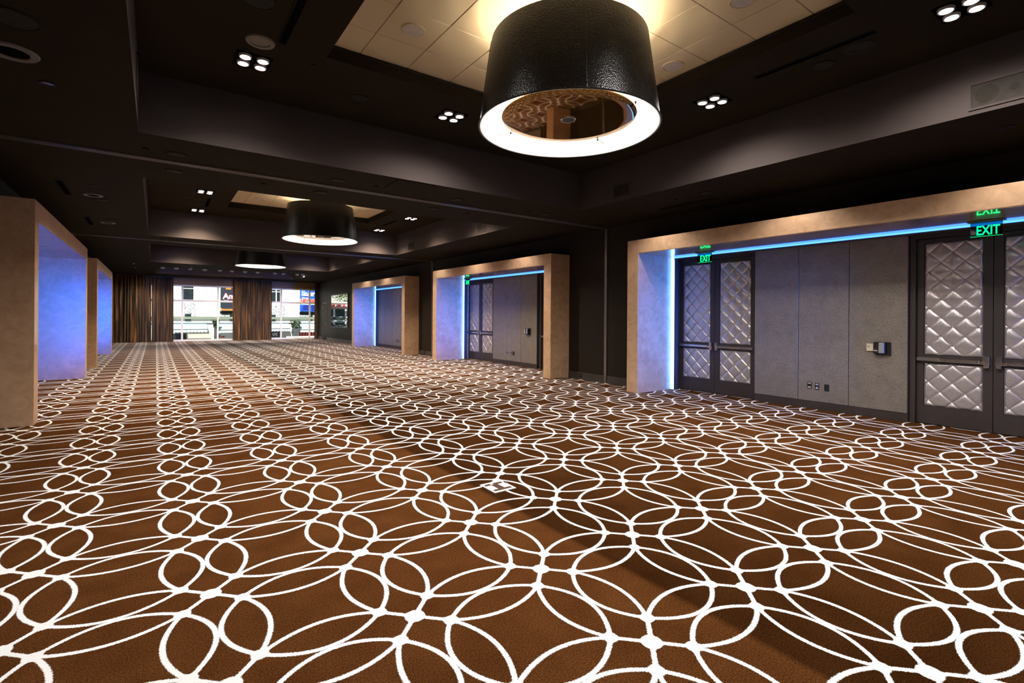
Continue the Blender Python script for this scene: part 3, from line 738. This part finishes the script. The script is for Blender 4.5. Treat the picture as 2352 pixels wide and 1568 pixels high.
for x, y, z, lb in ((1.42, 5.78, ZU, 'flush sprinkler cover near the tile tray corner, nearest coffer'), (-.11, 7.75, ZS, 'flush sprinkler cover by the left corner of the nearest coffer'), (1.38, 8.70, ZS, 'flush sprinkler cover beyond the nearer track, left one'), (2.87, 7.77, ZS, 'flush sprinkler cover beside the ceiling access hatch'), (5.11, 8.69, ZS, 'flush sprinkler cover beyond the nearer track, right one'), (5.95, 7.77, ZS, 'flush sprinkler cover left of the nearest coffer\'s right corner'), (7.42, 5.42, ZS, 'flush sprinkler cover on the right soffit')):
    sprinkler(x, y, z, lb)
t = thing('access_hatch', (3.3, 7.46, ZS), 'square ceiling access hatch between the nearest coffer and the track', 'hatch')
part('panel', 'ceiling_paint', t, lambda m: m.bbox(-.30, .30, -.30, .30, -.004, 0, .001, 1))
part('shadow_gap', 'black_gap', t, lambda m: (m.box(-.31, -.30, -.31, .31, -.002, 0), m.box(.30, .31, -.31, .31, -.002, 0), m.box(-.31, .31, -.31, -.30, -.002, 0), m.box(-.31, .31, .30, .31, -.002, 0)))
# in-wall speakers on the coffer sides
def wall_speaker(y, label, w=.42, h=.27, z=3.80):
    t = thing('in_wall_speaker', (CX1, y, z), label, 'speaker', 'rectangular in-wall speakers')
    part('frame', 'coffer_paint', t, lambda m: (m.box(-.012, 0, -w / 2, w / 2, h / 2 - .02, h / 2), m.box(-.012, 0, -w / 2, w / 2, -h / 2, -h / 2 + .02), m.box(-.012, 0, -w / 2, -w / 2 + .02, -h / 2 + .02, h / 2 - .02), m.box(-.012, 0, w / 2 - .02, w / 2, -h / 2 + .02, h / 2 - .02)))
    part('mesh_grille', 'speaker_cloth', t, lambda m: m.box(-.004, 0, -w / 2 + .02, w / 2 - .02, -h / 2 + .02, h / 2 - .02))
    def cone(m, yy, r):
        i = len(m.v); m.disc(r, 0, 0, 0, 28); m.v[i:] = [(-.006, yy + a_, b_) for a_, b_, _ in m.v[i:]]; m.f[-1] = m.f[-1][::-1]
    part('woofer', 'grille', t, lambda m: cone(m, w * .17, h * .33))
    part('tweeter', 'grille', t, lambda m: cone(m, -w * .30, h * .13))
wall_speaker(1.20, 'in-wall speaker at the upper right edge, nearest coffer side')
wall_speaker(6.05, 'in-wall speaker left of center on the nearest coffer side', .40, .25)
wall_speaker(15.0, 'in-wall speaker nearer the far corner of the second coffer', .40, .25)
wall_speaker(10.7, 'in-wall speaker near the front of the second coffer side', .40, .25)
wall_speaker(23.2, 'in-wall speaker in the third coffer side', .40, .25)
t = thing('wall_vent', (CX0, 6.50, 3.98), 'thin-edged access panel on the left side of the nearest coffer', 'vent')
part('panel', 'coffer_paint', t, lambda m: m.bbox(0, .008, -.30, .30, -.16, .16, .002))
part('shadow_gap', 'black_gap', t, lambda m: m.box(0, .010, -.31, .30, .155, .170))
part('hinge_strip', 'grille', t, lambda m: m.box(.006, .011, .27, .30, -.15, -.05))

# track spotlights in the far recess
t = thing('lighting_track', (3.4, 28.6, 3.84), 'long ceiling track carrying spotlights before the windows', 'track')
part('rail', 'anodised', t, lambda m: m.box(-3.33, 3.15, -.02, .02, 0, .035))
for k in range(5): part('hanger', 'anodised', t, lambda m: m.tube((-3.2 + 1.55 * k, 0, .03), (-3.2 + 1.55 * k, 0, C4[4] - 3.84), .008, 6))
HX = [.27, .80, 1.35, 1.95, 2.59, 3.13, 3.71, 4.29, 5.12, 5.52, 6.22, 6.50]
AIM = [(-.35, 1), (-.1, 1), (.5, .8), (.1, .9), (.4, 1), (-.3, 1), (.2, 1), (.1, .8), (-.2, 1), (.3, .8), (.1, 1), (.2, .9)]
ORD3 = ORD2 + ['eleventh', 'twelfth']
for k, (x, (ax_, ay_)) in enumerate(zip(HX, AIM)):
    t = thing('track_spotlight', (x, 28.6, 3.84), 'pale track spotlight before the windows, %s from left' % ORD3[k], 'spotlight', 'track spotlights before the windows')
    d = Vector((ax_, ay_, -.75)).normalized(); p0 = Vector((0, 0, -.075)) - d * .06; p1 = Vector((0, 0, -.075)) + d * .05
    hd = part('head', 'track_white', t, lambda m: m.tube(p0, p1, .045, 16, .10), True)
    part('stem', 'anodised', t, lambda m: m.tube((0, 0, 0), (0, 0, -.07), .012, 8))
    part('lens', 'lens_far', hd, lambda m: m.tube(p1 - d * .004, p1 + d * .002, .085, 16))
    l = light('track_beam', 'SPOT', p1 + d * .01, t, TRACK_W, (1, .85, .70), spot_size=math.radians(75), spot_blend=.7, shadow_soft_size=.05)
    l.rotation_euler = d.to_track_quat('-Z', 'Y').to_euler()

# ------------------------------------------------------------------ window wall and curtains
def window(k, x0, x1, mull):
    t = thing('window_%d' % k, ((x0 + x1) / 2, YF + .04, 0), kind='structure'); ox = (x0 + x1) / 2
    f = MB().box(x0 - ox, x1 - ox, -.03, .05, 3.12, 3.20).box(x0 - ox, x1 - ox, -.03, .05, 0, .10)
    f.build('window_frame', 'window_white', t)
    part('transom', 'window_white', t, lambda m: m.box(x0 - ox, x1 - ox, -.025, .045, 2.25, 2.36))
    for mx_ in mull: part('mullion', 'window_white', t, lambda m: m.box(mx_ - ox - .045, mx_ - ox + .045, -.035, .055, .10, 3.12))
    xs = [x0] + list(mull) + [x1]
    for i in range(len(xs) - 1):
        for z0, z1 in ((.10, 2.25), (2.36, 3.12)):
            part('pane', 'pane_glass', t, lambda m: m.box(xs[i] - ox + (.045 if i else 0), xs[i + 1] - ox - (.045 if i < len(xs) - 2 else 0), .008, .014, z0, z1))
window(1, -1.93, 3.98, (-.55, 1.23, 2.98)); window(2, 5.62, 8.62, (6.41, 8.11))
def curtain(x0, x1, label, seed, waves):
    rnd = random.Random(seed); nx = waves * 14; V = []; Fc = []; zz = [0.0, .015, .06, .5, 1.2, 2., 2.8, 3.3, 3.55, 3.612]
    ph = [0]; 
    for i in range(nx): ph.append(ph[-1] + 2 * PI * waves / nx * (1 + .45 * math.sin(i * .11 + seed) + .25 * math.sin(i * .37 + seed * 2)))
    am = [.075 + .035 * math.sin(i * .09 + seed * 3) + .012 * rnd.random() for i in range(nx + 1)]
    for z in zz:
        for i in range(nx + 1):
            sw = .03 * math.sin(i * .05 + z * .6 + seed) * (1 - z / 3.7)
            V.append((x0 + (x1 - x0) * i / nx + sw * .6, 33.52 + am[i] * math.sin(ph[i]) * (1.1 - .12 * z / 3.6) + sw, z))
    for j in range(len(zz) - 1):
        for i in range(nx):
            q = j * (nx + 1) + i; Fc.append((q, q + 1, q + nx + 2, q + nx + 1))
    cxm = (x0 + x1) / 2
    t = thing('curtain', (cxm, 33.52, 0), label, 'curtain', 'brown velvet curtains')
    mb = MB(); mb.v = [(x - cxm, y - 33.52, z) for x, y, z in V]; mb.f = Fc
    o = mb.build('drape', 'curtain_velvet', t, smooth=True)
    md = o.modifiers.new('thickness', 'SOLIDIFY'); md.thickness = .006
    part('ceiling_rail', 'anodised', t, lambda m: m.box(x0 - cxm, x1 - cxm, -.015, .015, 3.600, 3.619))
curtain(-1.92, -.185, 'wide brown velvet curtain at the far left, beside the blue portal', 1, 11)
curtain(-.17, .80, 'brown velvet curtain half on the left edge of the first window', 2, 7)
curtain(3.72, 5.80, 'brown velvet curtain hanging between the two bright windows', 3, 14)
curtain(8.36, 8.54, 'thin sliver of bunched curtain at the far right of the windows', 4, 3)

# ------------------------------------------------------------------ street outside
K = 1.5; YE = 75.0
def EB(mb, r, y0, y1):
    x0, x1, z0, z1 = r; return mb.box(x0 * K, x1 * K, YE + y0, YE + y1, 1.55 + (z0 - 1.55) * K, 1.55 + (z1 - 1.55) * K)
EX = lambda x: x * K
EZ = lambda z: 1.55 + (z - 1.55) * K
struct('ground', MB().box(-60, 90, YF + 1.2, 120, -8.3, -8), 'asphalt')
bo = (10, YE, -8)
bl = thing('building', bo, 'white ornamented building across the street, seen through the windows', 'building')
def bpart(name, mat, rects, y0, y1, parent=None):
    m = MB()
    for r in rects: EB(m, r, y0, y1)
    return m.build(name, mat, parent or bl, bo)
MB().box(-60, 90, YE, YE + 8, -8, 22).build('facade', 'stucco', bl, bo)
for r in ((1.89, 2.60, 2.79, 3.89), (8.16, 9.37, 2.77, 3.84)):
    w_ = bpart('window', 'dark_glass', [r], -.06, .02)
    bpart('glazing_bar', 'window_white', [(r[0], r[1], r[3] - .22, r[3] - .16)], -.10, -.05, w_)
    if r[0] > 5: bpart('glazing_bar', 'window_white', [(9.0, 9.09, r[2], r[3])], -.10, -.05, w_)
for r in ((1.91, 2.74, 1.34, 2.47), (4.55, 6.18, 1.35, 1.58), (8.17, 9.80, 1.33, 2.42), (11.08, 13.28, 1.35, 1.55)): bpart('ornament_panel', 'ornament', [r], -.14, .02)
for r in ((2.01, 2.44, .98, 1.56), (8.55, 9.0, .96, 1.53), (5.30, 5.7, .98, 1.5), (11.9, 12.25, 1.0, 1.52)): bpart('arched_opening', 'dark_glass', [r], -.18, .0)
for x in (3.90, 9.85): bpart('pilaster_edge', 'awning_grey', [(x, x + .03, 1.35, 4.2)], -.05, .02)
bpart('string_course', 'olive_metal', [(-4, 16, 1.11, 1.33)], -.30, .02)
bpart('string_course', 'awning_grey', [(-4, 16, .80, .84)], -.25, .02)
for r in ((4.55, 6.18, 1.59, 1.83), (11.08, 13.28, 1.56, 1.82)): bpart('dark_recess', 'dark_glass', [r], -.08, .02)
for r in ((1.13, 2.12, -.8, -.07), (8.18, 9.5, -.8, .12), (12.4, 13.3, -.8, .0)): bpart('shop_window', 'dark_glass', [r], -.12, .02)
def ext(name, loc, label, cat, group=None): return thing(name, loc, label, cat, group)
def awning(r, label, txt=None):
    t = ext('awning', (EX((r[0] + r[1]) / 2), YE, EZ(r[2])), label, 'awning', 'shop awnings across the street'); o = tuple(t.location)
    x0, x1, z0, z1 = EX(r[0]), EX(r[1]), EZ(r[2]), EZ(r[3])
    m = MB(); a_, b_ = YE - 1.4, YE
    m.quad((x0, a_, z0), (x1, a_, z0), (x1, b_, z1), (x0, b_, z1)).quad((x0, a_, z0 - .03), (x0, b_, z1 - .03), (x1, b_, z1 - .03), (x1, a_, z0 - .03))
    m.quad((x0, a_, z0), (x0, b_, z1), (x0, b_, z1 - .03), (x0, a_, z0 - .03)).quad((x1, a_, z0), (x1, a_, z0 - .03), (x1, b_, z1 - .03), (x1, b_, z1)); m.build('canvas', 'awning_blue', t, o)
    MB().box(x0, x1, a_ - .03, a_, z0 - .10, z0 - .01).build('front_bar', 'planter_dark', t, o)
    m = MB(); nn = max(3, int((x1 - x0) / .35))
    for i in range(nn):
        p0, p1 = x0 + (x1 - x0) * i / nn, x0 + (x1 - x0) * (i + 1) / nn; pm = (p0 + p1) / 2
        m.quad((p0, a_ - .02, z0 - .10), (p0, a_ - .02, z0 - .33), (pm, a_ - .02, z0 - .44), (p1, a_ - .02, z0 - .33), (p1, a_ - .02, z0 - .10))
    o_ = m.build('valance', 'awning_grey', t, o); o_.modifiers.new('t', 'SOLIDIFY').thickness = .02
awning((1.12, 3.58, .30, .74), 'pale blue shop awning low in the left window')
awning((4.14, 5.6, .22, .73), 'pale blue shop awning at the right of the left window')
awning((8.18, 10.1, .30, .75), 'pale shop awning low at the left of the right window')
awning((10.95, 13.2, .18, .71), 'pale blue shop awning at the right of the right window')
def slab(name, r, mat, label, cat, y=-.5, th=.25, group=None):
    t = ext(name, (EX((r[0] + r[1]) / 2), YE + y, EZ(r[2])), label, cat, group); EB(MB(), r, y - th, y).build('panel', mat, t, tuple(t.location)); return t
def bracket(t, r):
    for x in (r[0] + .15, r[1] - .15): EB(MB(), (x - .04, x + .04, r[2] + .2, r[2] + .3), -.5, .0).build('bracket', 'planter_dark', t, tuple(t.location))
def on(t, name, mat, r, y=-.5, th=.3):
    return EB(MB(), r, y - th, y - .01).build(name, mat, t, tuple(t.location))
def words(t, txt, x, z, h, mat, y=-.82, off=0., sx=1., shear=0.):
    o = Vector(t.location); text_obj('lettering', txt, h * K * 1.38, mat, t, tuple(Vector((EX(x), YE + y, EZ(z))) - o), ((1, 0, 0), (0, 0, 1), (0, -1, 0)), offset=off, ext=.01, sx=sx, shear=shear)
A = slab('billboard', (4.59, 6.3, 2.07, 3.95), 'billboard_navy', 'dark billboard with pink-edged white lettering Am, left window', 'billboard')
bracket(A, (4.59, 6.3, 2.07, 3.95)); on(A, 'border', 'sign_orange', (4.55, 6.3, 1.87, 2.0)); on(A, 'orange_blob', 'sign_orange', (4.95, 5.35, 3.70, 3.9)); on(A, 'yellow_edge', 'display_green', (4.55, 4.585, 2.07, 3.95))
words(A, 'Am', 4.72, 2.88, .50, 'sign_pink', -.80, .05); words(A, 'Am', 4.74, 2.90, .46, 'sign_white', -.84, .02)
words(A, 'THE STORY', 4.78, 2.75, .055, 'sign_white', -.80)
B = slab('billboard', (11.03, 13.4, 1.87, 3.90), 'billboard_blue', 'bright blue theatre billboard with white lettering, right window', 'billboard')
bracket(B, (11.03, 13.4, 1.87, 3.9)); on(B, 'white_band', 'sign_white', (11.03, 13.4, 2.51, 3.04)); on(B, 'dark_block', 'billboard_deep', (11.3, 11.95, 2.05, 2.45)); on(B, 'dark_block', 'billboard_deep', (12.05, 13.3, 1.95, 2.48))
words(B, '2012', 11.13, 3.70, .11, 'sign_white', off=.004, shear=.25); words(B, 'TONY AWARD', 11.10, 3.53, .14, 'sign_white', off=.012, shear=.2); words(B, 'WINNER!', 11.10, 3.32, .19, 'sign_white', off=.02, shear=.2)
words(B, 'Disney', 11.15, 3.08, .15, 'sign_white', off=.006, shear=.2); words(B, 'NEWSIES', 11.05, 2.75, .27, 'sign_red', off=.03)
R1 = slab('shop_sign', (4.24, 5.02, -.48, -.14), 'sign_white', 'small white and red shop sign at bottom of the left window', 'sign', -.3, .2); on(R1, 'red_patch', 'sign_red', (4.26, 4.55, -.45, -.22), -.3, .22); on(R1, 'red_patch', 'sign_red', (4.62, 4.9, -.46, -.36), -.3, .22)
R2 = slab('shop_sign', (10.94, 12.39, -.45, -.09), 'sign_red', 'red shop sign at bottom of the right window', 'sign', -.3, .2)
for k in range(5): on(R2, 'white_rib', 'sign_white', (11.12 + .27 * k, 11.15 + .27 * k, -.44, -.10), -.3, .22)
R3 = slab('shop_sign', (8.2, 9.4, -.62, .10), 'planter_dark', 'dark shop sign with white letters ot, right window', 'sign', -.3, .2); words(R3, 'ot', 8.68, -.38, .36, 'sign_white', -.53, .03)
slab('kiosk', (2.15, 3.75, -.42, -.09), 'beige_panel', 'beige striped kiosk top at the bottom of the left window', 'kiosk', -2.2, 1.2)
slab('parapet', (9.54, 12.02, -.85, -.40), 'stucco', 'low white parapet at the bottom of the right window', 'parapet', -3.0, .3)
def planter(x, w, z0, z1, label):
    t = ext('planter_column', (EX(x), YE - 1.8, -8), label, 'planter'); h0 = EZ(z0) + 8
    part('column', 'planter_dark', t, lambda m: m.bbox(-w * .55, w * .55, -w * .5, w * .5, 0, h0, .08))
    m = MB(); rnd = random.Random(int(x * 10)); h1 = EZ(z1) + 8
    for i in range(260):
        an, rr_, zz_ = rnd.random() * 6.28, (rnd.random() ** .5), rnd.random()
        c_ = Vector((math.cos(an) * rr_ * w * (1.15 - .5 * (1 - zz_)), math.sin(an) * rr_ * w * .8, h0 + zz_ * (h1 - h0))); q = rnd.random() * 6.28; s2 = .12 + .1 * rnd.random()
        u = Vector((math.cos(q), math.sin(q), rnd.random() - .5)) * s2; v_ = u.orthogonal().normalized() * s2 * .5
        m.quad(c_ - u, c_ - v_, c_ + u, c_ + v_)
    m.build('foliage', 'leaf_green', t, kind='stuff')
planter(4.16, .36, .45, 1.07, 'dark planter column between awnings in the left window')
planter(10.5, .72, .40, 1.06, 'wide dark planter with shrub in the right window')

# the stretch of street that the wall mirror shows
def plain_slab(name, x0, x1, z0, z1, y, th, mat, label, cat):
    t = thing(name, ((x0 + x1) / 2, y, z0), label, cat); MB().box(x0, x1, y - th, y, z0, z1).build('panel', mat, t, tuple(t.location)); return t
def child_slab(t, name, x0, x1, z0, z1, y0, y1, mat): return MB().box(x0, x1, y0, y1, z0, z1).build(name, mat, t, tuple(t.location))
F_ = plain_slab('shopfront', -8.2, -2.6, .15, 2.45, YE, .12, 'dark_glass', 'dark glazed shopfront across the street, reflected in the wall mirror', 'shopfront')
for x in (-7.0, -6.05, -4.35, -3.4): child_slab(F_, 'column', x - .12, x + .12, .15, 2.45, YE - .3, YE - .12, 'sign_white')
child_slab(F_, 'sill_band', -8.2, -2.6, 1.05, 1.32, YE - .25, YE - .12, 'awning_blue'); child_slab(F_, 'sill_band', -8.2, -2.6, .55, .80, YE - .28, YE - .12, 'awning_grey')
child_slab(F_, 'plinth', -8.2, -2.6, -1.6, .15, YE - .2, YE, 'planter_dark')
S_ = plain_slab('fascia_sign', -8.2, -2.6, 2.75, 3.20, YE, .35, 'sign_red', 'red fascia sign across the street, reflected in the wall mirror', 'sign')
for k in range(7): child_slab(S_, 'white_patch', -7.8 + .75 * k, -7.45 + .75 * k, 2.83, 3.12, YE - .38, YE - .35, 'sign_white')
plain('leaf_bright', (.10, .20, .035), .6, var=.4, scale=3)
t = thing('street_tree', (-5.2, YE - 4, -8), 'leafy green street tree, reflected in the wall mirror', 'tree')
part('trunk', 'planter_dark', t, lambda m: m.tube((-3.6, 0, 0), (-3.0, 0, 11.4), .22, 10, .12))
m = MB(); rnd = random.Random(3)
for i in range(1500):
    th_, ph_, rr_ = rnd.random() * 6.28, math.acos(2 * rnd.random() - 1), rnd.random() ** .4
    c_ = Vector((math.sin(ph_) * math.cos(th_) * 3.4 * rr_, math.sin(ph_) * math.sin(th_) * 1.4 * rr_, 12.6 + math.cos(ph_) * 1.35 * rr_)); q = rnd.random() * 6.28; s2 = .10 + .09 * rnd.random()
    u = Vector((math.cos(q), math.sin(q), rnd.random() - .5)) * s2; v_ = u.orthogonal().normalized() * s2 * .5
    m.quad(c_ - u, c_ - v_, c_ + u, c_ + v_)
m.build('foliage', 'leaf_bright', t, kind='stuff')
